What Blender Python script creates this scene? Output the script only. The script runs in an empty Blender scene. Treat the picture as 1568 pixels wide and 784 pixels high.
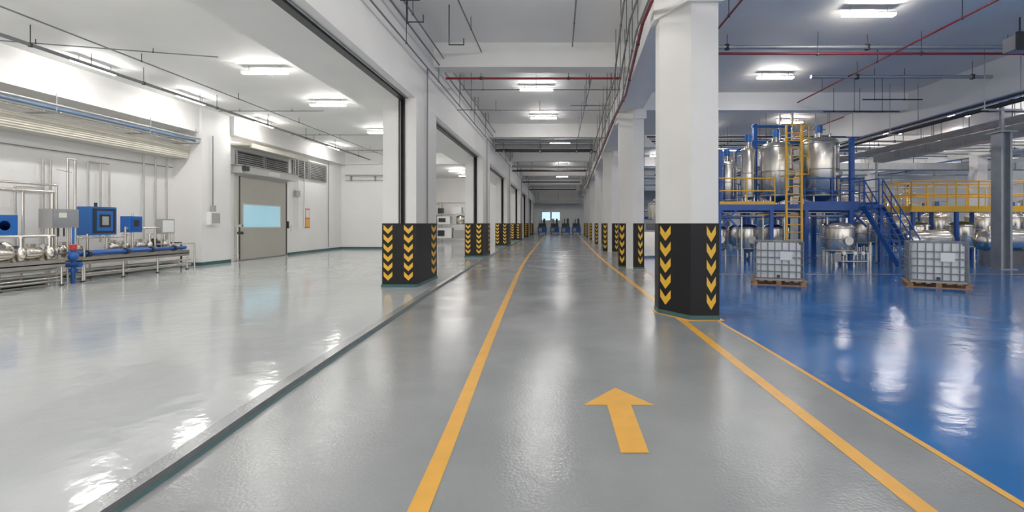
import bpy, bmesh, math, random
from mathutils import Vector, Matrix
random.seed(4)
S=bpy.context.scene
# ------------------------------------------------------------ materials
def mat(name,col,rough=0.5,metal=0.0,noise=0.0,nscale=3.0,bump=0.0,bscale=60.0,emit=0.0,coat=0.0,spec=0.5,bdist=0.01,rvar=0.0,wave=0.0):
    m=bpy.data.materials.new(name); m.use_nodes=True
    nt=m.node_tree; b=nt.nodes['Principled BSDF']
    b.inputs['Base Color'].default_value=(*col,1); b.inputs['Roughness'].default_value=rough
    b.inputs['Metallic'].default_value=metal; b.inputs['Specular IOR Level'].default_value=spec
    if coat: b.inputs['Coat Weight'].default_value=coat; b.inputs['Coat Roughness'].default_value=0.05
    if emit:
        b.inputs['Emission Color'].default_value=(*col,1); b.inputs['Emission Strength'].default_value=emit
    g=nt.nodes.new('ShaderNodeNewGeometry')
    if noise or rvar:
        n=nt.nodes.new('ShaderNodeTexNoise'); n.inputs['Scale'].default_value=nscale; n.inputs['Detail'].default_value=5
        nt.links.new(g.outputs['Position'],n.inputs['Vector'])
        if noise:
            r=nt.nodes.new('ShaderNodeValToRGB'); r.color_ramp.elements[0].position=.3; r.color_ramp.elements[1].position=.7
            r.color_ramp.elements[0].color=(*[c*(1-noise) for c in col],1)
            r.color_ramp.elements[1].color=(*[min(1,c*(1+noise)) for c in col],1)
            nt.links.new(n.outputs['Fac'],r.inputs['Fac']); nt.links.new(r.outputs['Color'],b.inputs['Base Color'])
        if rvar:
            mr=nt.nodes.new('ShaderNodeMapRange'); mr.inputs[1].default_value=.3; mr.inputs[2].default_value=.7
            mr.inputs[3].default_value=max(.02,rough-rvar); mr.inputs[4].default_value=rough+rvar
            nt.links.new(n.outputs['Fac'],mr.inputs[0]); nt.links.new(mr.outputs[0],b.inputs['Roughness'])
    if bump:
        n2=nt.nodes.new('ShaderNodeTexNoise'); n2.inputs['Scale'].default_value=bscale; n2.inputs['Detail'].default_value=3
        nt.links.new(g.outputs['Position'],n2.inputs['Vector'])
        bp=nt.nodes.new('ShaderNodeBump'); bp.inputs['Strength'].default_value=bump; bp.inputs['Distance'].default_value=bdist
        nt.links.new(n2.outputs['Fac'],bp.inputs['Height'])
        last=bp
        if wave:
            n3=nt.nodes.new('ShaderNodeTexNoise'); n3.inputs['Scale'].default_value=2.6; n3.inputs['Detail'].default_value=3
            nt.links.new(g.outputs['Position'],n3.inputs['Vector'])
            b2=nt.nodes.new('ShaderNodeBump'); b2.inputs['Strength'].default_value=1.0; b2.inputs['Distance'].default_value=wave
            nt.links.new(n3.outputs['Fac'],b2.inputs['Height']); nt.links.new(bp.outputs[0],b2.inputs['Normal']); last=b2
        nt.links.new(last.outputs[0],b.inputs['Normal'])
    return m
WALL=mat('wall_paint',(.85,.84,.82),.5,noise=.03,nscale=.7,bump=.1)
CEIL=mat('ceiling_paint',(.85,.84,.825),.6,noise=.04,nscale=.4)
CEILB=mat('hall_ceiling_paint',(.86,.81,.73),.6,noise=.05,nscale=.4)
BEAM=mat('beam_paint',(.84,.83,.81),.55,noise=.03,nscale=.8)
COLW=mat('column_paint',(.76,.75,.73),.5,noise=.03,nscale=1.2)
FGREY=mat('epoxy_grey',(.285,.297,.302),.19,noise=.09,nscale=.9,bump=.5,bscale=42,bdist=.004,rvar=.06,wave=.005)
FLIGHT=mat('epoxy_light_grey',(.53,.555,.56),.09,noise=.04,nscale=.7,bump=.14,bscale=30,bdist=.003,rvar=.03,wave=.008,spec=.7)
FBLUE=mat('epoxy_blue',(.016,.155,.46),.14,noise=.14,nscale=.8,bump=.22,bscale=40,bdist=.003,rvar=.04,wave=.007)
YEL=mat('yellow_floor_paint',(.84,.43,.06),.3,noise=.06,nscale=5,bump=.2,bscale=55,bdist=.003)
CHEV=mat('yellow_reflective',(.82,.46,.03),.4)
BLK=mat('black_rubber',(.010,.010,.011),.45,noise=.1,spec=.25)
KERB=mat('kerb_concrete',(.13,.142,.147),.35,noise=.12,nscale=6)
TEAL=mat('teal_skirting',(.035,.11,.115),.4,noise=.1)
STEEL=mat('stainless_steel',(.74,.70,.64),.25,metal=1,noise=.08,nscale=2)
STEELR=mat('brushed_steel',(.55,.53,.50),.38,metal=1,noise=.1,nscale=4)
GALV=mat('galvanised',(.36,.38,.40),.45,metal=.5,noise=.1)
CAGE=mat('cage_steel',(.20,.22,.24),.4,metal=.3)
DARK=mat('dark_metal',(.04,.042,.045),.4,metal=.4)
GREYP=mat('grey_paint',(.38,.38,.37),.5)
CONDUIT=mat('conduit_grey',(.20,.21,.22),.45,metal=.2)
RED=mat('red_pipe_paint',(.24,.011,.015),.4)
REDB=mat('red_sign',(.7,.04,.03),.4)
BLUE=mat('blue_steel_paint',(.010,.085,.36),.35,noise=.1)
BLUEG=mat('blue_grey_pipe',(.10,.17,.28),.4)
BLUEL=mat('blue_equipment_paint',(.015,.14,.50),.35)
YSTEEL=mat('yellow_steel_paint',(.84,.46,.02),.4)
DOORM=mat('door_panel',(.42,.405,.35),.35,noise=.02)
DOORF=mat('door_frame',(.58,.57,.54),.4)
CREAM=mat('cream_duct',(.68,.65,.56),.5,noise=.05)
GLASS=mat('door_glass_glow',(.35,.62,.74),.06,emit=.35)  # pale glow put into the pane in place of light on the glass
WGLASS=mat('window_glass_glow',(.55,.75,.95),.2,emit=1.1)  # emissive pane stands in for daylight behind the window
PLAST=mat('ibc_plastic',(.82,.83,.82),.3,noise=.04,nscale=2)
WOOD=mat('pallet_wood',(.40,.22,.11),.7,noise=.25,nscale=9)
LAMP=mat('lamp_diffuser',(1,.972,.935),.5,emit=80)
WHITE=mat('white_enamel',(.85,.85,.84),.4)
LABEL=mat('label_paper',(.8,.78,.7),.6)
SCREEN=mat('dark_glass',(.03,.04,.06),.1)

# ------------------------------------------------------------ mesh builder
class B:
    def __init__(s): s.v=[];s.f=[];s.m=[];s.sm=[];s.mats=[]
    def mi(s,m):
        if m not in s.mats: s.mats.append(m)
        return s.mats.index(m)
    def face(s,pts,m,smooth=False):
        i=len(s.v); s.v+= [tuple(p) for p in pts]; s.f.append(tuple(range(i,i+len(pts)))); s.m.append(s.mi(m)); s.sm.append(smooth)
    def box(s,x0,x1,y0,y1,z0,z1,m):
        i=len(s.v)
        s.v+=[(x0,y0,z0),(x1,y0,z0),(x1,y1,z0),(x0,y1,z0),(x0,y0,z1),(x1,y0,z1),(x1,y1,z1),(x0,y1,z1)]
        for q in [(0,3,2,1),(4,5,6,7),(0,1,5,4),(1,2,6,5),(2,3,7,6),(3,0,4,7)]:
            s.f.append(tuple(i+k for k in q)); s.m.append(s.mi(m)); s.sm.append(False)
    def cbox(s,c,d,m): s.box(c[0]-d[0]/2,c[0]+d[0]/2,c[1]-d[1]/2,c[1]+d[1]/2,c[2]-d[2]/2,c[2]+d[2]/2,m)
    def prism(s,pts,z0,z1,m):
        n=len(pts)
        s.face([(p[0],p[1],z0) for p in reversed(pts)],m); s.face([(p[0],p[1],z1) for p in pts],m)
        for k in range(n):
            a,b=pts[k],pts[(k+1)%n]
            s.face([(a[0],a[1],z0),(b[0],b[1],z0),(b[0],b[1],z1),(a[0],a[1],z1)],m)
    def beam(s,p,q,w,h,m):
        p,q=Vector(p),Vector(q); d=(q-p).normalized(); up=Vector((0,0,1))
        if abs(d.z)>.95: up=Vector((0,1,0))
        a=d.cross(up).normalized()*w/2; b=a.cross(d).normalized()*h/2
        c=[p-a-b,p+a-b,p+a+b,p-a+b]; e=[x+(q-p) for x in c]
        s.face(c[::-1],m); s.face(e,m)
        for k in range(4): s.face([c[k],c[(k+1)%4],e[(k+1)%4],e[k]],m)
    def cyl(s,p,q,r,m,n=10,r2=None):
        p,q=Vector(p),Vector(q); d=(q-p).normalized(); up=Vector((0,0,1)) if abs(d.z)<.9 else Vector((1,0,0))
        a=d.cross(up).normalized(); b=d.cross(a); r2=r if r2 is None else r2
        A=[p+(a*math.cos(t)+b*math.sin(t))*r for t in [2*math.pi*k/n for k in range(n)]]
        C=[q+(a*math.cos(t)+b*math.sin(t))*r2 for t in [2*math.pi*k/n for k in range(n)]]
        i=len(s.v); s.v+=[tuple(x) for x in A+C]
        for k in range(n):
            s.f.append((i+k,i+(k+1)%n,i+n+(k+1)%n,i+n+k)); s.m.append(s.mi(m)); s.sm.append(True)
        s.face(A[::-1],m); s.face(C,m)
    def pipe(s,pts,r,m,n=8):
        for a,b in zip(pts,pts[1:]): s.cyl(a,b,r,m,n)
        for p in pts[1:-1]: s.ball(p,r*1.12,m,8)
    def lathe(s,c,prof,m,n=28,axis='z'):
        i=len(s.v)
        for r,z in prof:
            for k in range(n):
                t=2*math.pi*k/n; x,y=r*math.cos(t),r*math.sin(t)
                if axis=='z': s.v.append((c[0]+x,c[1]+y,c[2]+z))
                elif axis=='x': s.v.append((c[0]+z,c[1]+x,c[2]+y))
                else: s.v.append((c[0]+x,c[1]+z,c[2]+y))
        for j in range(len(prof)-1):
            for k in range(n):
                s.f.append((i+j*n+k,i+j*n+(k+1)%n,i+(j+1)*n+(k+1)%n,i+(j+1)*n+k)); s.m.append(s.mi(m)); s.sm.append(True)
    def ball(s,c,r,m,n=12): s.lathe(c,[(max(.0005,r*math.sin(math.pi*k/6)),-r*math.cos(math.pi*k/6)) for k in range(7)],m,n)
    def obj(s,name,loc=None,rz=0,center=True,bevel=0):
        me=bpy.data.meshes.new(name)
        off=Vector((0,0,0))
        if loc is None and center:
            xs=[v[0] for v in s.v];ys=[v[1] for v in s.v];zs=[v[2] for v in s.v]
            off=Vector(((min(xs)+max(xs))/2,(min(ys)+max(ys))/2,min(zs)))
        me.from_pydata([(Vector(v)-off)[:] for v in s.v],[],s.f)
        for m in s.mats: me.materials.append(m)
        for p,mi,sm in zip(me.polygons,s.m,s.sm): p.material_index=mi; p.use_smooth=sm
        bm=bmesh.new(); bm.from_mesh(me); bmesh.ops.recalc_face_normals(bm,faces=bm.faces); bm.to_mesh(me); bm.free()
        o=bpy.data.objects.new(name,me); S.collection.objects.link(o)
        o.location=loc if loc is not None else off; o.rotation_euler=(0,0,rz)
        return o
def inst(o,loc,rz=0):
    n=bpy.data.objects.new(o.name.split('.')[0],o.data); n.location=loc; n.rotation_euler=(0,0,rz); S.collection.objects.link(n); return n
def cr(pts,sub=8):
    P=[pts[0]]+list(pts)+[pts[-1]]; out=[]
    for i in range(1,len(P)-2):
        for k in range(sub):
            t=k/sub; r=[]
            for a in range(len(P[0])):
                p0,p1,p2,p3=P[i-1][a],P[i][a],P[i+1][a],P[i+2][a]
                r.append(.5*((2*p1)+(-p0+p2)*t+(2*p0-5*p1+4*p2-p3)*t*t+(-p0+3*p1-3*p2+p3)*t**3))
            out.append(tuple(r))
    out.append(tuple(pts[-1])); return out
H=4.75
# ------------------------------------------------------------ floors
KX=cr([(-2.3,-9),(-2.40,0),(-2.44,2.7),(-2.56,4.5),(-2.72,7.5),(-2.98,13.5),(-3.28,24),(-3.40,45),(-3.45,75)],6)
BX=cr([(2.6,-9),(2.63,0),(2.64,6),(2.62,8),(2.75,12),(2.98,17),(3.28,26.5),(3.55,36),(4.5,75)],6)
b=B()
b.prism(KX+BX[::-1],-.2,0,FGREY); b.obj('floor',center=False)
b=B(); b.prism([(-15,-9)]+[(x-.10,y) for x,y in KX]+[(-15,75)],-.2,0.0,FLIGHT); b.obj('floor_production_bay',center=False)
b=B(); b.prism(BX+[(36,75),(36,-9)],-.2,0,FBLUE); b.obj('floor_process_hall',center=False)
b=B()
for (x0,y0),(x1,y1) in zip(KX,KX[1:]):
    W=.15
    b.face([(x0,y0,.0),(x1,y1,.0),(x1-.02,y1,.055),(x0-.02,y0,.055)],KERB)
    b.face([(x0-.02,y0,.055),(x1-.02,y1,.055),(x1-W,y1,.055),(x0-W,y0,.055)],FGREY)
    b.face([(x0-W,y0,.055),(x1-W,y1,.055),(x1-W-.03,y1,.0),(x0-W-.03,y0,.0)],KERB)
    b.face([(x0+.015,y0,.003),(x1+.015,y1,.003),(x1-.002,y1,.02),(x0-.002,y0,.02)],TEAL)
b.obj('trim_kerb',center=False)
def ribbon(name,pts,w,m,z=.003):
    b=B()
    for i in range(len(pts)-1):
        def nrm(j):
            a=Vector(pts[max(0,j-1)]);c=Vector(pts[min(len(pts)-1,j+1)]);d=(c-a).normalized(); return Vector((-d.y,d.x))*w/2
        p,q=Vector(pts[i]),Vector(pts[i+1]);n0,n1=nrm(i),nrm(i+1)
        b.face([(*(p-n0),z),(*(q-n1),z),(*(q+n1),z),(*(p+n0),z)],m)
    return b.obj(name)
ribbon('floor_lane_marking',cr([(-.74,-8),(-.77,1),(-.78,2.7),(-.92,6),(-1.08,10),(-1.40,19.7),(-1.55,33),(-1.67,54),(-1.75,70)]),.12,YEL)
ribbon('floor_lane_marking',cr([(2.04,-8),(2.045,2.7),(2.045,6.2),(2.04,8.2),(2.0,10.2),(1.98,13.5),(1.95,20.4),(2.05,29),(2.6,59),(2.9,70)]),.12,YEL)
ribbon('floor_border_marking',BX,.055,YEL)
ribbon('floor_cross_marking',[(3.0,15.2),(34,15.2)],.10,YEL)
ribbon('floor_cross_marking',[(3.3,24.2),(34,24.2)],.10,YEL)
b=B()
b.face([(.552,4.70,.003),(.219,4.25,.003),(.430,4.25,.003),(.436,3.364,.003),(.632,3.364,.003),(.64,4.25,.003),(.843,4.25,.003)],YEL)
b.obj('floor_direction_arrow')
# ------------------------------------------------------------ columns
def chevcol(b,o,u,w,m,n=6,z0=.16,z1=1.56,off=.006):
    nx,ny=u[1],-u[0]
    pitch=(z1-z0)/n
    for k in range(n):
        zt=z1-k*pitch
        def P(a,z): return (o[0]+u[0]*a+nx*off,o[1]+u[1]*a+ny*off,z)
        t=pitch*.50; dr=pitch*.46
        b.face([P(0,zt),P(0,zt-t),P(w/2,zt-t-dr),P(w/2,zt-dr)],m)
        b.face([P(w/2,zt-dr),P(w/2,zt-t-dr),P(w,zt-t),P(w,zt)],m)
def grow(pts,g):
    cx=sum(p[0] for p in pts)/len(pts);cy=sum(p[1] for p in pts)/len(pts)
    return [(p[0]+math.copysign(g,p[0]-cx),p[1]+math.copysign(g,p[1]-cy)) for p in pts]
RC=[(1.80,8.0),(2.21,16.9),(2.53,26.5),(2.80,36),(3.0,45.5),(3.22,55),(3.42,64)]
for i,(x,y) in enumerate(RC):
    b=B(); w=.85 if i==0 else .78
    fp=[(x,y+.62),(x+.40,y),(x+w,y),(x+w,y+.95),(x,y+.95)]
    b.prism(fp,0,5.6,COLW)
    b.prism(grow(fp,.012),.07,1.6,BLK)
    b.prism(grow(fp,.02),0,.075,TEAL)
    b.prism(grow(fp,.075),0,.006,YEL)
    d=Vector((.40,-.62)).normalized()
    g=grow(fp,.012)
    chevcol(b,(g[0][0]+d.x*.05,g[0][1]+d.y*.05),(d.x,d.y),.25,CHEV,5)
    chevcol(b,(x+w-.20,y-.012),(1,0),.15,CHEV,5)
    b.prism(grow(fp,.08),5.25,5.6,COLW)
    if i: b.cyl((x+w+.05,y+.3,1.6),(x+w+.05,y+.3,5.5),.02,CONDUIT)
    b.obj('support_column')
LC=[12.1,22.8,33.8,45,56,67]
for i,y in enumerate(LC):
    b=B(); D=2.0 if i==0 else 2.3
    x0,x1=-4.40,-3.56
    fp=[(x0,y),(x1,y),(x1,y+D),(x0,y+D)]
    b.box(x0,-3.98,y+.02,y+D,0,H,COLW)
    b.box(-3.98,-3.86,y+.12,y+D,0,H,BLK)
    b.box(-3.86,x1,y,y+D,0,H,COLW)
    b.box(-3.86,-3.835,y-.03,y,1.6,H,DARK); b.box(-4.0,-3.975,y-.01,y+.02,1.6,H,DARK)
    b.prism(grow(fp,.012),.07,1.6,BLK)
    b.prism(grow(fp,.03),0,.075,TEAL)
    chevcol(b,(-4.37,y-.012),(1,0),.22,CHEV,6)
    chevcol(b,(-3.86,y-.012),(1,0),.22,CHEV,6)
    chevcol(b,(x1+.012,y+D-.6),(0,1),.48,CHEV,6)
    if i>2: chevcol(b,(x1+.012,y+.1),(0,1),.48,CHEV,6)
    b.cyl((x1+.04,y+D*.45,1.6),(x1+.04,y+D*.45,H+1),.018,CONDUIT)
    b.obj('support_column')
# ------------------------------------------------------------ shell
def bx(name,*a):
    b=B(); b.box(*a); return b.obj(name)
bx('ceiling',-3.7,3.2,-9,75,6.8,7.0,CEIL)
bx('ceiling_production_bay',-15,-3.7,-9,75,6.0,6.2,CEIL)
bx('ceiling_process_hall',3.2,36,-9,75,6.8,7.0,CEILB)
b=B(); b.box(-5.25,-3.58,-9,75,H,6.8,BEAM)
b.obj('beam_longitudinal')
b=B(); b.box(-3.99,-3.84,-9,75,H-.05,H,DARK); b.box(-3.80,-3.77,-9,75,H-.03,H,GALV); b.obj('ceiling_door_track')
bl=[(2.1,-9),(2.22,8.4),(2.58,17.3),(2.92,27),(3.18,36.5),(4.0,75)]
b=B(); b.prism([(x-.40,y) for x,y in bl]+[(x+.40,y) for x,y in bl[::-1]],5.6,6.8,BEAM); b.obj('beam_longitudinal')
b=B(); b.box(13.9,14.6,-9,75,5.6,6.8,BEAM); b.obj('beam_longitudinal')
b=B(); b.box(24.9,25.6,-9,75,5.6,6.8,BEAM); b.obj('beam_longitudinal')
for y in [13.9,25.2,34.8,45.5,56,66.5]:
    b=B(); b.box(-3.58,2.4+y*.012,y,y+.55,6.1,6.8,BEAM); b.obj('beam_cross')
for y in [19.2,28.5,38,47.5,57,66]:
    b=B(); b.box(3.0,34,y,y+.5,6.1,6.8,BEAM); b.obj('beam_cross')
b=B(); b.box(-13.6,-5.25,30.2,30.8,5.3,6.0,BEAM); b.obj('beam_cross')
bx('wall_left',-15,-14.6,-9,18.3,0,6.0,WALL)
bx('wall_left_pilaster',-15,-13.5,18.3,19.9,0,6.0,WALL)
bx('wall_left_door',-15,-13.65,19.9,75,0,6.0,WALL)
b=B(); b.box(-14.6,-13.6,-9,18.3,5.05,6.0,BEAM)
b.box(-13.65,-13.35,19.9,47,5.25,6.0,BEAM)
b.obj('beam_wall')
bx('wall_partition',-13.65,-8.9,30.4,30.7,0,6.0,WALL)
bx('wall_bay_end',-13.65,-4.4,47,47.3,0,6.0,WALL)
bx('wall_corridor_left',-4.3,-4.0,48,75,0,H,WALL)
bx('wall_end',-15,36,75,75.3,0,7,WALL)
bx('wall_right',34,34.3,-9,75,0,7,WALL)
b=B(); b.box(-14.6,-14.56,-9,18.3,0,.12,TEAL); b.box(-14.56,-13.47,18.27,18.3,0,.12,TEAL); b.box(-13.5,-13.47,18.3,19.9,0,.12,TEAL)
b.box(-13.65,-13.62,24.3,30.4,0,.12,TEAL); b.box(-13.62,-8.9,30.37,30.4,0,.12,TEAL); b.obj('baseboard_left')
for i,x in enumerate([-2.6,-1.1]):
    b=B(); b.box(x,x+1.4,74.93,75.0,2.0,3.4,DOORF); b.box(x+.08,x+1.32,74.90,74.94,2.08,3.32,WGLASS); b.obj('window_%d'%(i+1))
b=B(); b.box(-3.2,3.4,73,74.9,4.6,5.1,GREYP)
for x in (-3,0,3.2): b.cyl((x,74,5.1),(x,74,6.8),.03,GALV)
b.obj('ceiling_duct')
for x,y in [(-3.0,70),(-1.2,71.5),(0.4,69.5),(2.0,71)]:
    b=B(); b.box(x,x+1.3,y,y+1.2,.25,1.1,BLUE); b.box(x+.1,x+1.2,y+.2,y+1,1.1,1.6,DARK); b.cyl((x+.4,y+.5,1.6),(x+.4,y+.5,2.3),.2,STEEL); b.box(x+.8,x+1.1,y,y+.4,1.1,2.3,DARK); b.box(x+.15,x+.6,y-.03,y,.4,.9,GREYP)
    for a in (.1,1.1):
        b.box(x+a,x+a+.1,y,y+.1,0,.25,DARK); b.box(x+a,x+a+.1,y+1.0,y+1.1,0,.25,DARK)
    b.obj('workshop_machine')
# ------------------------------------------------------------ left door, louvres
X=-13.65
b=B()
b.box(X,X+.06,20.35,24.25,0.02,3.72,DOORF)
b.box(X+.06,X+.10,20.5,24.1,0.05,3.6,DOORM)
b.box(X+.10,X+.12,20.5,20.56,0.05,3.6,DARK); b.box(X+.10,X+.115,24.03,24.1,.05,3.6,DARK)
for z in (.5,1.2,2.7): b.box(X+.10,X+.106,20.56,24.03,z,z+.012,GREYP)
b.box(X+.10,X+.12,20.72,23.55,1.38,2.46,DOORF); b.box(X+.12,X+.13,20.78,23.49,1.44,2.40,GLASS)
b.box(X+.10,X+.17,24.12,24.2,1.35,1.7,DARK)
b.box(X,X+.45,20.2,24.5,3.72,4.02,DOORF); b.box(X,X+.5,20.1,24.6,4.02,4.06,GALV)
b.box(X+.45,X+.46,22.0,22.9,3.78,3.96,LABEL)
b.box(X+.45,X+.62,20.15,20.4,3.8,4.0,DARK)
b.obj('door_1')
b=B()
for (y0,y1,z0,z1) in [(20.4,22.3,4.10,4.66),(22.4,24.3,4.10,4.66),(24.75,26.3,4.0,4.95),(26.4,28.3,4.0,4.95)]:
    b.box(X,X+.02,y0,y1,z0,z1,DARK)
    b.box(X,X+.09,y0,y0+.05,z0,z1,GREYP); b.box(X,X+.09,y1-.05,y1,z0,z1,GREYP)
    b.box(X,X+.09,y0,y1,z1,z1+.04,GREYP)
    k=z0
    while k<z1-.05:
        b.box(X+.02,X+.085,y0+.05,y1-.05,k,k+.03,GREYP); k+=.09
b.obj('wall_ventilation_louvre')
b=B(); b.box(X,X+.9,20.1,24.7,4.85,4.93,CREAM); b.box(X+.85,X+.9,20.1,24.7,4.75,4.85,CREAM); b.obj('wall_door_canopy')
b=B(); b.box(-13.5,-13.34,18.55,19.1,1.55,2.05,WHITE); b.box(-13.34,-13.33,18.6,19.05,1.6,2.0,GREYP); b.box(-13.45,-13.38,18.7,18.9,2.05,2.3,GREYP); b.cyl((-13.44,18.8,2.3),(-13.44,18.8,5),.02,CONDUIT); b.obj('wall_electrical_box')
b=B(); b.box(-13.65,-13.62,26.0,26.5,1.35,2.4,REDB); b.box(-13.62,-13.61,26.05,26.45,1.9,2.35,LABEL);b.box(-13.62,-13.61,26.05,26.45,1.4,1.85,YEL); b.obj('wall_fire_safety_sign')
b=B(); 
for y in (25.0,25.25,25.9): b.cyl((-13.6,y,1.4),(-13.6,y,5.2),.025,WHITE)
b.box(-13.65,-13.5,24.9,25.3,3.0,3.3,GREYP); b.box(-13.65,-13.55,24.6,24.75,1.2,1.5,WHITE)
b.pipe([(-13.6,28.6,.2),(-13.6,28.6,5.2)],.02,CONDUIT); b.pipe([(-13.6,19.97,.2),(-13.6,19.97,5.2)],.02,CONDUIT)
b.pipe([(-13.3,30.2,4.6),(-9.0,30.2,4.6)],.04,GALV); b.pipe([(-13.3,30.25,4.3),(-9.0,30.25,4.3)],.02,CONDUIT)
for x in (-13,-11.5,-10,-9.1): b.box(x,x+.04,30.15,30.4,4.25,4.56,GALV)
b.obj('wall_conduit')
b=B(); b.pipe([(-13.45,20.05,.3),(-13.3,20.05,.3),(-13.3,20.05,1.5),(-13.45,20.05,1.5)],.035,STEEL); b.cyl((-13.3,20.05,1.2),(-13.1,20.05,1.2),.06,DARK); b.box(-13.35,-13.1,20.0,20.1,1.45,1.55,STEEL); b.cyl((-13.3,20.05,0),(-13.3,20.05,.3),.02,STEEL); b.obj('water_tap')
b=B()
b.box(-14.55,-13.95,-9,18.2,4.05,4.50,CREAM)
for k in range(6): b.cyl((-13.95,-9,4.12+k*.065),(-13.95,18.2,4.12+k*.065),.03,CREAM,6)
b.obj('wall_ventilation_duct')
b=B()
b.cyl((-13.7,-9,4.72),(-13.7,18.2,4.72),.05,BLUEG); b.cyl((-13.5,-9,4.78),(-13.5,18.2,4.78),.035,GALV); b.cyl((-13.85,-9,4.62),(-13.85,18.2,4.62),.04,STEEL)
for y in [4,7,10,13,16,18]:
    b.box(-14.6,-13.4,y,y+.05,4.56,4.6,GALV); b.cyl((-13.5,y,4.58),(-13.5,y,5.1),.012,GALV,6)
b.obj('wall_pipe_rack')
b=B()
for y,t in [(11.6,3.9),(12.9,2.6),(13.6,3.4),(13.8,3.4),(14.9,3.5),(15.3,3.5),(15.6,3.3),(16.9,4.0),(17.4,4.0),(17.9,4.0)]:
    b.cyl((-14.5,y,1.0),(-14.5,y,t),.028,STEELR)
b.pipe([(-14.5,12.9,2.6),(-14.5,13.6,2.6)],.02,STEELR); b.pipe([(-14.5,14.9,3.5),(-14.5,15.6,3.5)],.02,STEELR)
b.pipe([(-14.53,5,3.7),(-14.53,18.2,3.7)],.015,CONDUIT)
b.obj('wall_pipework')
# ------------------------------------------------------------ lamps (slim wrap-around diffuser battens)
b=B(); L=1.24
b.box(-L/2,L/2,-.08,.08,.025,.045,WHITE); b.box(-L/2+.01,L/2-.01,-.07,.07,-.02,.025,LAMP)
for x in (-.45,.45): b.cyl((x,0,.045),(x,0,.2),.008,GALV,6)
lamp=b.obj('ceiling_light',loc=(-.82,18.1,6.6))
P=[(-.7,23,6.6),(0.1,30,6.6),(.2,37,6.6),(.3,42,6.6),(.4,52,6.6),(.5,60,6.6),(.5,68,6.6),(-.5,6,6.6),(-.5,9.5,6.6),(-.5,2,6.6),(-.5,-2,6.6),(-.5,-6,6.6)]  # fixtures near and behind the camera are out of view, added for fill
for p in P: inst(lamp,p)
for y in [-4,0.5,5,11.6,16.6,21.4,25.5,31,36,42,50,60]: inst(lamp,(7.45,y,6.6))  # row continued behind the camera, unseen lamps added as fill
for y in [6,24,33,42,52,62]: inst(lamp,(11.5,y,6.6))
for x in (18.5,22.5,30):
    for y in [3,12,17.5,22.5,27,32,37,42.5,50,60]: inst(lamp,(x,y,6.6))
for y in [-4,1,5,9,13.05,16.5,20.6,27,34,41]: inst(lamp,(-12.5,y,5.8),math.pi/2)
for y in [-4,0,4,8,13.5,17.2,22.4,27.5,34.6,39,43]: inst(lamp,(-8.2,y,5.8))  # both bay rows carry on out of view as added fill lamps
# ------------------------------------------------------------ ceiling services
def run(name,segs,r,m,hang=None,top=6.8):
    b=B()
    for pts in segs:
        b.pipe(pts,r,m)
        if hang:
            for a,c in zip(pts,pts[1:]):
                A,C=Vector(a),Vector(c); n=int((C-A).length//hang)
                for k in range(n+1):
                    p=A+(C-A)*((k+.4)/(n+1)); 
                    if p.z<top-.05: b.cyl(p,(p.x,p.y,top),.009,DARK,5); b.cyl((p.x,p.y,p.z-r*1.2),(p.x,p.y,p.z+r*1.2),r*1.25,DARK,6)
    return b.obj(name)
run('ceiling_conduit',[[(-11.7,-8,5.55),(-11.7,30,5.55)]],.035,CONDUIT,3,6.0)
for s in [[(-12.1,-8,5.72),(-12.1,30,5.72)],[(-10.8,-8,5.8),(-10.8,30,5.8)],[(-6.2,-8,5.8),(-6.2,30,5.8)],[(-5.4,-8,5.5),(-5.4,30,5.5)]]: run('ceiling_conduit',[s],.018,CONDUIT,4,6.0)
for s in [[(-13.4,11.3,5.9),(-8.8,12.5,5.9)],[(-13,18.5,5.9),(-9,18.5,5.9)],[(-13,23.5,5.9),(-6,23.5,5.9)],[(-13,28.5,5.9),(-6,28.5,5.9)]]: run('ceiling_conduit',[s],.015,CONDUIT,4,6.0)
def drift(o,z): return [(1.62-o,-8,z),(1.62-o,9.3,z),(2.02-o,14.5,z),(2.05-o,17.5,z),(2.34-o,27,z),(2.9-o,46,z),(3.2-o,72,z)]
run('ceiling_sprinkler_pipe',[drift(0,5.45)],.035,RED,3)
for o,z in ((.12,5.30),(.24,5.52),(.36,5.85)): run('ceiling_pipework',[drift(o,z)],.022,CONDUIT,3)
for s in [[(-3.4,14.6,5.98),(1.9,14.6,5.98)],[(-3.4,29,5.9),(2.3,29,5.9)],[(-3.4,39,5.9),(2.5,39,5.9)],[(3.1,13.1,6.2),(34,13.1,6.2)]]: run('ceiling_sprinkler_pipe',[s],.035,RED,3)
for s in [[(9.1,-8,6.3),(9.3,18.8,6.3)],[(3.9,-8,6.35),(3.9,18.8,6.35)],[(11.8,20,6.0),(11.8,60,6.0)]]: run('ceiling_sprinkler_pipe',[s],.025,RED,3)
for s in [[(3.1,13.3,6.45),(34,13.3,6.45)],[(8.1,15.5,6.3),(34,15.5,6.3)]]: run('ceiling_pipework',[s],.06,GALV,4)
for s in [[(-3.3,-8,6.35),(-3.3,72,6.35)],[(-3.42,-8,6.15),(-3.42,72,6.15)],[(-2.2,-8,6.5),(-2.2,13.8,6.5)],[(-3.45,-8,5.7),(-3.45,72,5.7)],[(0.4,-8,6.65),(.4,13.8,6.65)],[(1.0,14.5,6.0),(1.0,25,6.0)]]: run('ceiling_conduit',[s],.02,CONDUIT,3)
for s in [[(-3.4,17.0,6.3),(2.2,17.0,6.3)],[(-3.4,20.5,6.4),(2.2,20.5,6.4)],[(.4,16.0,5.5),(1.7,16,5.5)],[(-3.4,16.2,5.4),(-2.2,16.2,5.4)]]: run('ceiling_conduit',[s],.018,CONDUIT,2)
b=B()
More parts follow.
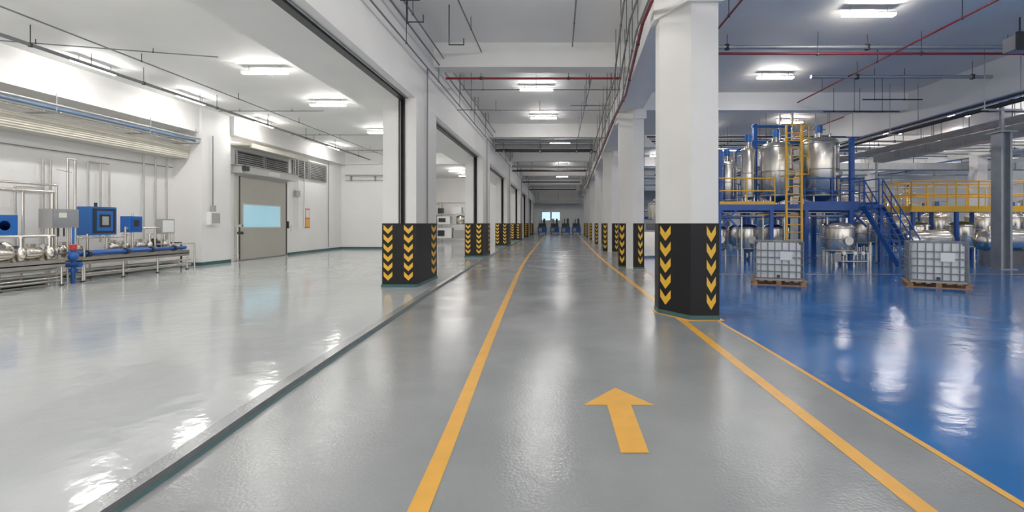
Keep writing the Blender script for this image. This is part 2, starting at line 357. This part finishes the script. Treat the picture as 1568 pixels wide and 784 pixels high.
for k,(z,r,m) in enumerate([(6.12,.10,GALV),(5.88,.12,GREYP),(5.66,.08,DARK)]): b.cyl((-3.5,26.6+k*.15,z),(1.9,26.6+k*.15,z),r,m,14)
for x in (-3,-1,1,1.8): b.cyl((x,26.6,5.6),(x,26.6,6.8),.015,DARK,6); b.box(x-.03,x+.03,26.4,27.1,5.52,5.57,GALV)
b.obj('ceiling_pipe_bundle')
for k,y in enumerate([36.5,46.5,57]):
    b=B()
    b.cyl((-3.5,y,5.9),(2.1,y,5.9),.09,GREYP,12); b.cyl((-3.5,y+.3,5.6),(2.1,y+.3,5.6),.06,DARK,12)
    for x in (-2,0,2): b.cyl((x,y+.3,5.6),(x,y+.3,6.8),.012,DARK,6)
    b.obj('ceiling_pipe_bundle')
for y,x in [(8.2,-3.2),(9.2,-3.0),(10.2,-3.2),(11.5,-2.6),(7.2,-2.9)]:
    b=B(); b.pipe([(x,y,6.8),(x,y,5.85),(x+.35,y,5.85),(x+.35,y,6.0)],.014,DARK); b.obj('ceiling_pipe_hanger')
b=B()
b.cyl((12.7,-8,5.0),(12.7,60,5.0),.07,DARK,12); b.cyl((12.45,-8,5.1),(12.45,60,5.1),.04,DARK,10); b.cyl((13.3,-8,5.35),(13.3,60,5.35),.04,GALV,10)
for y in range(2,60,4): b.box(12.3,13.45,y,y+.06,4.88,4.92,GALV); b.cyl((12.35,y,4.9),(12.35,y,6.8),.014,GALV,6); b.cyl((13.4,y,4.9),(13.4,y,6.8),.014,GALV,6)
b.obj('ceiling_pipe_rack')
b=B()
b.box(16.5,17.0,-8,60,5.3,5.4,GALV)
for x0 in (16.5,16.97): b.box(x0,x0+.03,-8,60,5.4,5.48,GALV)
for y in range(2,60,4): b.cyl((16.5,y,5.3),(16.5,y,6.8),.014,GALV,6); b.cyl((17,y,5.3),(17,y,6.8),.014,GALV,6)
b.obj('ceiling_cable_tray')
for k in range(7): run('ceiling_pipework',[[(14.7+.3*k,23.0+1.6*k,5.5+.08*k),(31,23.0+1.6*k,5.5+.08*k)]],.045,GALV if k%2 else GREYP,4)
for k in range(6): run('ceiling_pipework',[[(4.2+.3*k,22.9+1.0*k,5.7+.06*k),(13.6,22.9+1.0*k,5.7+.06*k)]],.04,GALV if k%2 else DARK,3)
for k in range(5): run('ceiling_pipework',[[(6,34+5*k,5.5),(33,34+5*k,5.5)]],.06,GALV,5)
for k in range(4): run('ceiling_pipework',[[(19.8+3*k,20,5.9),(19.8+3*k,70,5.9)]],.06,GALV,5)
for y,z in ((16.2,5.75),(17.3,5.6),(18.6,5.9)): run('ceiling_conduit',[[(10.2,y,z),(12.2,y,z)],[(14.7,y,z),(24.8,y,z)]],.022,DARK,2)
b=B(); b.box(14.8,33,29.6,30.3,4.9,5.3,GALV)
for x in range(16,33,3): b.box(x,x+.05,29.57,30.33,4.87,5.33,GREYP); b.cyl((x,29.95,5.3),(x,29.95,6.8),.015,DARK,6)
b.obj('ceiling_duct')
b=B(); b.box(17.6,18.1,14,27,5.0,5.4,GALV)
for y in range(15,27,2): b.box(17.57,18.13,y,y+.05,4.97,5.43,GREYP); b.cyl((17.85,y,5.4),(17.85,y,6.8),.015,DARK,6)
b.obj('ceiling_duct')
b=B(); b.box(11.4,11.9,12.0,12.4,5.95,6.3,GREYP); b.box(11.35,11.95,11.95,12.0,5.9,6.35,DARK)
b.cyl((11.65,12.2,6.3),(11.65,12.2,6.8),.02,DARK); b.obj('ceiling_junction_box')
# ------------------------------------------------------------ left pump skids
def motor(b,x,y,z,m,r=.13,l=.4,ax='y'):
    prof=[(.001,-l/2),(r*.7,-l/2),(r,-l/2+.05),(r,l/2-.05),(r*.7,l/2),(.001,l/2)]
    b.lathe((x,y,z),prof,m,16,ax)
    b.cbox((x,y,z-r-.02),(r*1.2,l*.6,.06) if ax=='y' else (l*.6,r*1.2,.06),m); b.cbox((x,y,z+r+.03),(.12,.12,.08),m)
def trough(b,x0,x1,y0,y1,z):
    b.box(x0,x1,y0,y1,z-.06,z-.03,STEEL); b.box(x1-.03,x1,y0,y1,z-.14,z+.06,STEEL); b.box(x0,x0+.03,y0,y1,z-.14,z+.06,STEEL)
    b.box(x0+.03,x1-.03,y0,y0+.03,z-.14,z+.06,STEEL); b.box(x0+.03,x1-.03,y1-.03,y1,z-.14,z+.06,STEEL)
    n=max(2,int((y1-y0)/1.1)+1)
    for k in range(n):
        y=y0+.05+(y1-y0-.1)*k/(n-1)
        for x in (x0+.05,x1-.05):
            b.cyl((x,y,.03),(x,y,z-.1),.028,STEEL); b.cyl((x,y,0),(x,y,.035),.05,DARK)
        b.cyl((x0+.05,y,.22),(x1-.05,y,.22),.02,STEEL)
    for x in (x0+.05,x1-.05): b.cyl((x,y0+.05,.22),(x,y1-.05,.22),.02,STEEL)
def pump(b,x,y,z,m=STEEL,s=1.0):
    motor(b,x,y,z,m,.16*s,.42*s)
    b.lathe((x,y+.33*s,z),[(.001,-.07*s),(.2*s,-.06*s),(.22*s,0),(.2*s,.06*s),(.001,.07*s)],STEEL,20,'y')
    b.cyl((x,y+.38*s,z),(x,y+.55*s,z),.05*s,STEEL); b.cyl((x,y+.52*s,z),(x,y+.56*s,z),.1*s,STEEL,14)
    b.cyl((x+.12*s,y+.33*s,z),(x+.12*s,y+.33*s,z+.42*s),.045*s,STEEL); b.cyl((x+.12*s,y+.33*s,z+.38*s),(x+.12*s,y+.33*s,z+.42*s),.09*s,STEEL,14)
b=B()
trough(b,-13.9,-12.75,9.6,12.5,.62)
for y in (9.9,10.6,11.3,11.95): pump(b,-13.05,y,.86)
for y in (10.0,10.9,11.7): b.lathe((-13.5,y,.68),[(.001,-.08),(.2,0),(.22,.1),(.22,.36),(.16,.46),(.001,.5)],STEEL,20)
b.cyl((-12.93,9.9,1.28),(-12.93,12.4,1.28),.035,STEEL)
motor(b,-13.2,11.35,1.55,BLUEL,.17,.4,'x'); b.box(-13.4,-13.0,11.15,11.62,1.32,1.80,BLUEL); b.cyl((-13.2,11.35,.6),(-13.2,11.35,1.32),.04,STEEL)
b.pipe([(-13.3,9,2.42),(-13.3,12.7,2.42),(-13.3,12.7,.7)],.045,STEEL)
b.pipe([(-13.5,9.6,2.62),(-13.5,13.0,2.62),(-13.5,13.0,.0)],.03,STEEL)
b.pipe([(-13.3,12.0,2.42),(-13.3,12.0,.7)],.03,STEEL); b.pipe([(-13.3,10.8,2.42),(-13.3,10.8,1.3)],.03,STEEL)
for z in (.12,.3,.42): b.pipe([(-12.95,9.6,z),(-12.95,12.6,z)],.035,STEELR)
b.cyl((-13.2,9.6,.08),(-13.2,12.4,.08),.06,DARK)
b.box(-13.8,-13.0,9.7,12.3,.10,.16,DARK)
b.obj('pump_skid')
b=B()
b.box(-13.5,-13.15,12.55,13.25,1.48,1.98,GREYP); b.box(-13.15,-13.13,12.58,13.22,1.51,1.95,GALV); b.box(-13.13,-13.12,12.7,12.9,1.75,1.88,LABEL)
for y in (12.65,13.15): b.cyl((-13.35,y,.0),(-13.35,y,1.48),.03,STEEL)
b.pipe([(-13.3,13.1,1.98),(-13.3,13.1,3.35),(-13.3,13.3,3.35),(-13.3,13.3,1.0),(-13.3,13.3,0)],.03,STEEL)
b.pipe([(-13.0,12.5,3.0),(-13.4,13.3,3.0)],.015,STEEL)
for y in (12.7,12.85,13.0): b.cyl((-13.3,y,1.25),(-13.3,y,1.48),.02,DARK)
b.obj('pump_control_cabinet')
b=B()
b.cyl((-12.9,12.85,.0),(-12.9,12.85,1.0),.05,BLUE); b.ball((-12.9,12.85,.95),.08,REDB); b.ball((-12.85,12.8,.72),.12,BLUE); b.cyl((-13.1,12.85,.5),(-12.7,12.85,.5),.07,BLUE); b.cyl((-12.9,12.85,.3),(-12.9,12.85,.4),.1,BLUE); b.cyl((-12.9,12.85,1.0),(-12.9,12.85,1.03),.09,REDB); b.cyl((-12.9,12.85,1.05),(-12.9,12.85,1.5),.03,BLUEL)
b.obj('valve_assembly')
b=B()
trough(b,-14.0,-12.9,13.1,16.9,.62)
b.cyl((-13.05,13.1,.76),(-13.05,16.9,.76),.06,BLUE); b.cyl((-13.3,13.1,.80),(-13.3,16.0,.80),.035,BLUEL)
for y in (13.4,14.6,15.5,16.4): b.cyl((-13.05,y-.04,.76),(-13.05,y+.04,.76),.1,DARK,14)
for y in (13.2,14.7,15.6,16.2): pump(b,-13.55,y,.88,STEEL if y<16 else DARK,.9)
for y,z in ((13.25,1.5),(13.7,1.3),(14.9,1.5),(15.15,1.9),(16.0,1.4),(16.75,1.6)): b.cyl((-13.35,y,.6),(-13.35,y,z),.028,STEEL)
b.pipe([(-13.35,14.9,1.45),(-13.35,16.75,1.45)],.03,STEEL); b.pipe([(-13.35,13.25,1.2),(-13.35,14.9,1.2)],.03,STEEL)
b.pipe([(-12.95,13.2,.05),(-12.95,13.2,.9)],.03,STEEL); b.pipe([(-13.4,16.1,.9),(-12.95,16.1,.9),(-12.95,17.2,.9),(-12.95,17.2,0)],.025,STEEL)
for z in (.15,.32): b.cyl((-13.1,13.1,z),(-13.1,17.2,z),.035,STEELR)
b.pipe([(-13.5,17.3,0),(-13.5,17.3,.9),(-14,17.3,.9)],.03,DARK)
b.box(-13.9,-13.1,13.3,16.8,.10,.16,DARK)
b.obj('pump_skid')
b=B()
b.box(-13.7,-13.3,13.75,14.55,1.26,2.08,BLUEL); b.box(-13.3,-13.28,13.8,14.5,1.31,2.03,DARK); b.box(-13.285,-13.27,13.9,14.4,1.38,1.96,BLUEL); b.box(-13.27,-13.262,13.98,14.32,1.48,1.86,DARK)
b.box(-13.262,-13.255,14.05,14.25,1.55,1.80,GREYP)
for y in (13.85,14.45): b.cyl((-13.5,y,.65),(-13.5,y,1.26),.03,STEEL)
b.cyl((-13.5,14.1,2.08),(-13.5,14.1,2.2),.04,DARK)
b.obj('dosing_control_panel')
b=B(); b.box(-13.6,-13.3,15.0,15.45,1.32,1.82,BLUEL); b.box(-13.3,-13.28,15.05,15.4,1.37,1.77,BLUE); b.box(-13.28,-13.27,15.12,15.3,1.5,1.7,DARK)
b.cyl((-13.45,15.2,.6),(-13.45,15.2,1.32),.03,STEEL); b.obj('pump_drive_unit')
b=B(); b.box(-13.5,-13.3,16.2,16.75,1.25,1.75,GREYP); b.box(-13.3,-13.29,16.25,16.7,1.3,1.7,WHITE); b.cyl((-13.4,16.3,.6),(-13.4,16.3,1.25),.03,STEEL);b.cyl((-13.4,16.65,.6),(-13.4,16.65,1.25),.03,STEEL); b.obj('junction_cabinet')
for (x,y,w) in [(-10.6,41.5,2.8),(-12.6,44.5,1.6)]:
    b=B()
    for px in (x,x+w):
        for py in (y,y+1.2): b.box(px-.05,px+.05,py-.05,py+.05,0,3.4,STEELR)
    for z in (.3,1.5,2.4,3.4): b.box(x,x+w,y,y+1.2,z-.03,z+.03,STEELR)
    b.box(x+.1,x+w*.5,y+.1,y+1.1,.33,1.2,WHITE); b.box(x+w*.55,x+w-.1,y+.1,y+1.1,.33,1.0,GREYP)
    b.box(x+.2,x+w*.45,y+.05,y+1.0,1.53,2.2,WHITE); b.lathe((x+w*.75,y+.5,1.53),[(.001,0),(.35,0),(.35,.7),(.001,.8)],STEEL)
    b.box(x+.3,x+.9,y+.02,y+.05,1.7,2.05,DARK); b.box(x+w*.5,x+w*.8,y+.2,y+.9,2.43,3.0,WHITE); b.box(x+.2,x+.6,y+.2,y+.8,2.43,2.9,DARK)
    b.box(x+.2,x+.8,y+.07,y+.1,.5,1.0,DARK)
    b.obj('filling_machine')
# ------------------------------------------------------------ IBC totes
b=B()
for y in (-.52,-.04,.44): b.box(-.66,.66,y,y+.10,.0,.022,WOOD)
for x in (-.62,-.05,.52):
    for y in (-.52,-.04,.44): b.box(x,x+.12,y,y+.10,.022,.10,WOOD)
for x in [-.66+k*.203 for k in range(7)]: b.box(x,x+.11,-.56,.58,.10,.125,WOOD)
b.box(-.56,.56,-.48,.48,.125,.17,GALV)
NP=[(-.52,-.40),(-.47,-.45),(.47,-.45),(.52,-.40),(.52,.40),(.47,.45),(-.47,.45),(-.52,.40)]
b.prism(NP,.19,1.04,PLAST); b.prism([(x*.93,y*.93) for x,y in NP],1.04,1.09,PLAST)
for z in (.42,.74): b.prism([(x*1.012,y*1.012) for x,y in NP],z,z+.04,PLAST)
b.lathe((0,0,1.09),[(.12,0),(.12,.05),(.09,.06),(.001,.06)],WHITE,20)
for z in (.19,.36,.54,.72,.90,1.12):
    for y in (-.50,.50): b.cyl((-.58,y,z),(.58,y,z),.015,CAGE,6)
    for x in (-.58,.58): b.cyl((x,-.50,z),(x,.50,z),.015,CAGE,6)
for k in range(8):
    x=-.58+1.16*k/7
    for y in (-.50,.50): b.cyl((x,y,.17),(x,y,1.12),.015,CAGE,6)
for k in range(1,7):
    y=-.50+1.0*k/7
    for x in (-.58,.58): b.cyl((x,y,.17),(x,y,1.12),.015,CAGE,6)
for y in (-.2,.2): b.cyl((-.58,y,1.14),(.58,y,1.14),.014,CAGE,6)
b.box(.04,.32,-.522,-.517,.66,.88,WHITE)
b.cyl((0,-.45,.24),(0,-.54,.24),.04,DARK)
ibc=b.obj('ibc_tote',loc=(5.85,12.9,0),rz=math.radians(-22))
ibc2=inst(ibc,(9.62,12.35,0),math.radians(-30))
# ------------------------------------------------------------ process tanks
def tank(b,c,r,z0,z1,m=STEEL,cone=True,legs=True,floor=0.0,top=True):
    x,y=c; bot=.30*r
    prof=[(.04,z0-bot*1.4 if cone else z0-bot*.5),(r*.6,z0-bot*.65),(r*.97,z0-.02),(r,z0)]
    prof+=[(r,z1),(r*.96,z1+r*.14),(r*.78,z1+r*.27),(r*.45,z1+r*.36),(.04,z1+r*.4)]
    b.lathe((x,y,0),prof,m,36)
    for z in (z0+.02,z0+(z1-z0)*.5,z1-.02): b.lathe((x,y,z),[(r,-.02),(r+.02,-.02),(r+.02,.02),(r,.02)],STEELR,36)
    if top:
        zt=z1+r*.3
        b.cyl((x,y,zt),(x,y,zt+.25),.10,STEEL); motor_z=zt+.25; b.cyl((x,y,motor_z),(x,y,motor_z+.32),.13,BLUEL,14)
        for a in (0.8,2.2,3.9,5.2):
            px,py=x+r*.6*math.cos(a),y+r*.6*math.sin(a); b.cyl((px,py,z1+r*.15),(px,py,z1+r*.5),.05,STEEL); b.cyl((px,py,z1+r*.45),(px,py,z1+r*.5),.09,STEEL)
    b.cyl((x,y,z0-bot*1.6-.15),(x,y,z0-bot*.5),.05,STEEL)
    if legs:
        for a in (.8,2.37,3.93,5.5):
            px,py=x+r*.92*math.cos(a),y+r*.92*math.sin(a); b.cyl((px,py,floor),(px,py,z0+.1),.035,STEEL); b.cyl((px,py,floor),(px,py,floor+.02),.07,STEEL)
DZ=2.36
for (x,y,r,z0,z1) in [(10.9,20.2,.74,2.72,4.9),(9.1,20.2,.64,2.72,4.75),(7.5,21.5,.42,2.6,4.2),(8.05,20.5,.28,2.7,4.7)]:
    b=B(); tank(b,(x,y),r,z0,z1,floor=DZ)
    b.lathe((x+r*.5,y-r*.87,z0+.9),[(.001,-.06),(.2,-.05),(.22,0),(.2,.05)],STEELR,18,'y') if r>.5 else None
    b.pipe([(x+r*.3,y-r-.03,z0+.2),(x+r*.3,y-r-.03,z1-.2)],.025,STEELR)
    b.obj('process_tank')
def rails(b,pts,z,m,h=1.05,post=1.0):
    for a,c in zip(pts,pts[1:]):
        A,C=Vector((*a,z)),Vector((*c,z)); n=max(1,round((C-A).length/post))
        for k in range(n+1):
            p=A+(C-A)*k/n; b.cyl(p,p+Vector((0,0,h)),.026,m,8)
        for hh in (h,h*.52): b.cyl(A+Vector((0,0,hh)),C+Vector((0,0,hh)),.026,m,8)
        b.beam(A+Vector((0,0,.06)),C+Vector((0,0,.06)),.012,.12,m)
b=B()
b.box(6.4,13.0,19.4,22.4,DZ-.06,DZ,BLUE)
for y in (19.4,20.9,22.3): b.box(6.4,13.0,y,y+.1,DZ-.24,DZ-.06,BLUE)
for x in (6.4,8.5,9.9,11.7,12.9):
    b.box(x,x+.1,19.41,22.39,DZ-.2,DZ-.06,BLUE)
    for y in (19.4,22.28): b.box(x,x+.14,y-.01,y+.14,0,DZ-.06,BLUE); b.box(x-.08,x+.22,y-.08,y+.22,0,.02,BLUE)
for x,t in ((6.95,4.8),(9.9,5.9),(11.75,5.2),(8.45,5.9)): b.box(x,x+.16,20.9,21.06,DZ,t,BLUE)
b.box(11.8,11.96,19.5,19.66,DZ,5.1,BLUE)
b.box(8.4,11.9,20.91,21.03,5.05,5.18,BLUE); b.box(8.4,10.1,20.92,21.02,5.75,5.85,BLUE)
for x0,x1 in ((6.5,8.5),(11.7,13.0)): b.beam((x0,19.45,DZ-.2),(x0+.7,19.45,DZ-.9),.06,.06,BLUE); b.beam((x0,19.45,DZ-.9),(x0+.7,19.45,DZ-.2),.06,.06,BLUE)
rails(b,[(8.7,19.42),(6.45,19.42)],DZ,YSTEEL)
rails(b,[(6.45,19.42),(6.45,22.3),(13.0,22.3),(13.0,19.6)],DZ,BLUE)
rails(b,[(9.9,19.42),(12.1,19.42)],DZ,BLUE)
b.obj('steel_mezzanine')
b=B()
for x in (8.92,9.52):
    b.box(x,x+.07,18.95,19.02,0,5.45,YSTEEL); b.box(x,x+.07,19.02,19.38,DZ+1.1,DZ+1.16,YSTEEL)
for k in range(17): b.cyl((8.95,18.98,.35+k*.3),(9.55,18.98,.35+k*.3),.02,YSTEEL,8)
for z in (3.5,4.2,4.9,5.4): b.pipe([(8.95,18.98,z),(8.82,18.7,z),(9.25,18.4,z),(9.69,18.7,z),(9.57,18.98,z)],.02,YSTEEL)
for x,y in ((8.82,18.7),(9.25,18.4),(9.69,18.7)): b.cyl((x,y,3.5),(x,y,5.4),.014,YSTEEL,6)
b.obj('access_ladder')
b=B()
for x in (12.2,12.95):
    b.beam((x,19.33,DZ-.1),(x,17.35,.1),.05,.22,BLUE)
    for h in (.55,1.0): b.cyl((x,19.3,DZ+h),(x,17.3,.02+h),.026,BLUE)
    for k in range(5):
        t=k/4; y=19.3-2.0*t; z=DZ*(1-t); b.cyl((x,y,z),(x,y,z+1.0),.024,BLUE)
for k in range(11):
    t=(k+.5)/11; b.box(12.2,12.95,19.3-1.95*t-.12,19.3-1.95*t+.10,DZ*(1-t)-.02,DZ*(1-t)+.02,BLUE)
b.obj('steel_staircase')
for (x,y,r,z0,z1) in [(10.75,18.45,.50,.55,1.45),(8.2,21.0,.45,.5,1.4),(7.0,21.3,.42,.5,1.35),(12.0,21,.5,.5,1.5),(9.6,21.6,.45,.5,1.4)]:
    b=B(); tank(b,(x,y),r,z0,z1,top=False); b.cyl((x+r*.5,y,z1),(x+r*.5,y,z1+.35),.05,STEEL); b.cyl((x,y-r-.1,z0+.4),(x,y-r+.05,z0+.4),.16,STEELR,16)
    b.obj('receiving_vessel')
b=B()
for x in (10.2,11.4): b.cyl((x,17.8,0),(x,17.8,.5),.025,STEEL)
b.cyl((10.2,17.8,.2),(11.4,17.8,.2),.03,STEEL); b.cyl((11.5,17.8,.0),(11.5,17.8,.9),.03,STEEL); b.box(10.1,10.35,17.68,17.74,.2,.5,GREYP)
b.pipe([(10.2,17.8,.5),(11.5,17.8,.5)],.03,STEEL)
for x in (10.5,10.9,11.2): b.cyl((x,17.74,.5),(x,17.86,.5),.07,STEELR,14)
b.obj('vessel_pipe_manifold')
b=B()
for k in range(11):
    x=7.0+.55*k; y=21.4+random.random()*.7; z=random.choice((4.9,5.2,5.5,5.8))
    b.pipe([(x,y,2.4),(x,y,z),(x+random.uniform(.6,1.6),y,z)],.032,random.choice((STEEL,STEEL,BLUE)))
for k in range(7):
    x=6.8+.9*k; b.pipe([(x,20.3,.0),(x,20.3,1.9),(x+.7,20.3,1.9)],.035,STEEL)
b.pipe([(6.6,19.7,1.9),(12.8,19.7,1.9)],.04,STEEL); b.pipe([(6.6,19.8,2.05),(12.8,19.8,2.05)],.03,STEEL)
b.cyl((13.5,20.5,0),(13.5,20.5,4.2),.05,GALV); b.cyl((10.3,21.3,4.5),(10.3,21.3,6.78),.06,STEEL); b.cyl((9.7,21.2,4.5),(9.7,21.2,6.78),.05,STEEL)
b.obj('process_pipework')
b=B()
b.box(14.6,20.2,20.0,21.6,2.08,2.2,YSTEEL); 
for x in (14.7,16.5,18.3,20.0):
    for y in (20.05,21.4): b.box(x,x+.12,y,y+.12,0,2.08,BLUE)
rails(b,[(14.6,21.6),(14.6,20.0),(20.2,20.0),(20.2,21.6),(14.6,21.6)],2.2,YSTEEL,1.15,.9)
b.obj('yellow_service_platform')
b=B(); b.box(13.7,24,26,27.4,2.3,2.42,YSTEEL); rails(b,[(13.7,26),(24,26)],2.42,YSTEEL,1.1,1.0)
for x in (13.8,16.5,19.5,22.5,23.8): b.box(x,x+.14,26.1,26.24,0,2.3,BLUE)
b.obj('yellow_service_platform')
k=0
for (x,y,r,z0,z1) in [(13.7,22.0,.42,.7,1.6),(15.4,20.8,.45,.6,1.5),(17.3,20.8,.5,.6,1.5),(19.1,20.8,.45,.6,1.4),(14.8,23.2,.55,.7,1.8),(16.4,23.5,.6,.7,1.8),(18.2,23.3,.6,.7,1.9),(20.6,23.6,.6,.7,1.9),(22.5,24,.6,.7,1.9),(21.6,21.2,.5,.7,1.7),(23.4,22.0,.6,.7,2.2)]:
    b=B(); tank(b,(x,y),r,z0,z1,top=k>3 and k%2==0); b.obj('receiving_vessel'); k+=1
b=B()
b.lathe((0,0,.95),[(.03,-1.05),(.22,-.98),(.36,-.85),(.40,-.7),(.40,.7),(.36,.85),(.22,.98),(.03,1.05)],STEEL,32,'x')
for x in (-.6,.6): b.box(x-.05,x+.05,-.3,.3,0,.62,STEEL)
b.cyl((0,0,1.3),(0,0,1.55),.08,STEEL); b.cyl((0,0,1.5),(0,0,1.54),.13,STEEL); b.cyl((-.5,0,1.3),(-.5,0,1.5),.05,STEEL)
hv=b.obj('horizontal_vessel',loc=(16.9,18.4,0))
inst(hv,(14.4,18.9,0),.1)
b=B(); b.box(15.3,15.38,16.7,17.1,0,4.75,GALV); b.box(15.62,15.7,16.7,17.1,0,4.75,GALV); b.box(15.38,15.62,16.87,16.93,0,4.75,GALV); b.box(15.2,15.8,16.6,17.2,0,.03,GALV)
b.box(15.2,15.8,16.6,17.2,4.75,4.8,GALV); b.box(15.45,15.55,16.85,16.95,4.8,6.8,GALV)
b.obj('steel_column')
for x,y in [(14.25,29),(14.25,39),(14.25,49),(25.2,29),(25.2,20),(25.2,39),(25.2,49),(14.25,60)]:
    bx('hall_column',x-.3,x+.3,y-.3,y+.3,0,5.6,COLW)
fam=[]; skids=[(6.2,26.5),(10.8,26.5),(4.6,36),(9.8,31),(17,31),(21,31),(26,27)]; placed=[(x+1.2,y+.6) for x,y in skids]
for v in range(3):
    b=B(); r=(.5,.7,.6)[v]; tank(b,(0,0),r,(.7,.9,1.6)[v],(2.0,2.9,3.6)[v]); 
    b.pipe([(r+.1,0,0),(r+.1,0,3.2+.4*v),(0,0,3.2+.4*v)],.03,STEEL)
    o=b.obj('storage_tank',loc=(4.9+1.9*v,32.8,0)); fam.append(o); placed.append((4.9+1.9*v,32.8))
placed+=[(14.25,39),(14.25,49),(25.2,39),(25.2,49)]
n=0
for t in range(500):
    x=random.uniform(4.8,30); y=random.uniform(33,52)
    if n<40 and all(math.hypot(x-a,y-c)>2.1 for a,c in placed): inst(fam[n%3],(x,y,0),random.random()*6); placed.append((x,y)); n+=1
for k,(x,y) in enumerate(skids):
    b=B()
    for px in (0,2.4):
        for py in (0,1.2): b.box(px,px+.1,py,py+.1,0,2.9,BLUE if k%2 else STEEL)
    b.box(0,2.5,0,1.3,1.9,1.98,BLUE); rails(b,[(0,.02),(2.5,.02)],1.98,YSTEEL if k%2 else BLUE,1.0,.8)
    b.box(.3,1.0,.2,1.0,.0,1.4,GREYP); b.lathe((1.7,.6,.35),[(.001,-.3),(.4,0),(.4,1.0),(.001,1.2)],STEEL); b.cyl((1.7,.6,0),(1.7,.6,.3),.1,STEEL)
    b.lathe((.7,.6,1.98),[(.001,0),(.35,0),(.35,.9),(.001,1.05)],STEEL)
    b.obj('process_skid',loc=(x,y,0))
b=B()
b.box(3.9,4.9,22.5,23.3,.1,1.2,STEEL); b.box(4.0,4.8,22.6,23.2,1.2,1.75,GREYP); 
for x in (3.95,4.8):
    for y in (22.55,23.2): b.box(x,x+.05,y,y+.05,0,.1,DARK)
b.box(4.1,4.6,22.58,22.6,1.3,1.6,SCREEN); b.obj('process_cabinet')
# ------------------------------------------------------------ world, camera
w=bpy.data.worlds.new('w'); S.world=w; w.use_nodes=True
w.node_tree.nodes['Background'].inputs[0].default_value=(1,.98,.95,1); w.node_tree.nodes['Background'].inputs[1].default_value=1.5  # soft white fill, let in by the end left open behind the camera
c=bpy.data.cameras.new('cam'); c.sensor_width=36; c.lens=740/1568*36; c.shift_x=-71/1568; c.shift_y=-50/1568; c.clip_end=300
co=bpy.data.objects.new('camera',c); co.location=(0,0,1.6); co.rotation_euler=(math.pi/2,0,0); S.collection.objects.link(co); S.camera=co
S.view_settings.view_transform='Standard'; S.view_settings.exposure=0.0; S.view_settings.gamma=1.08
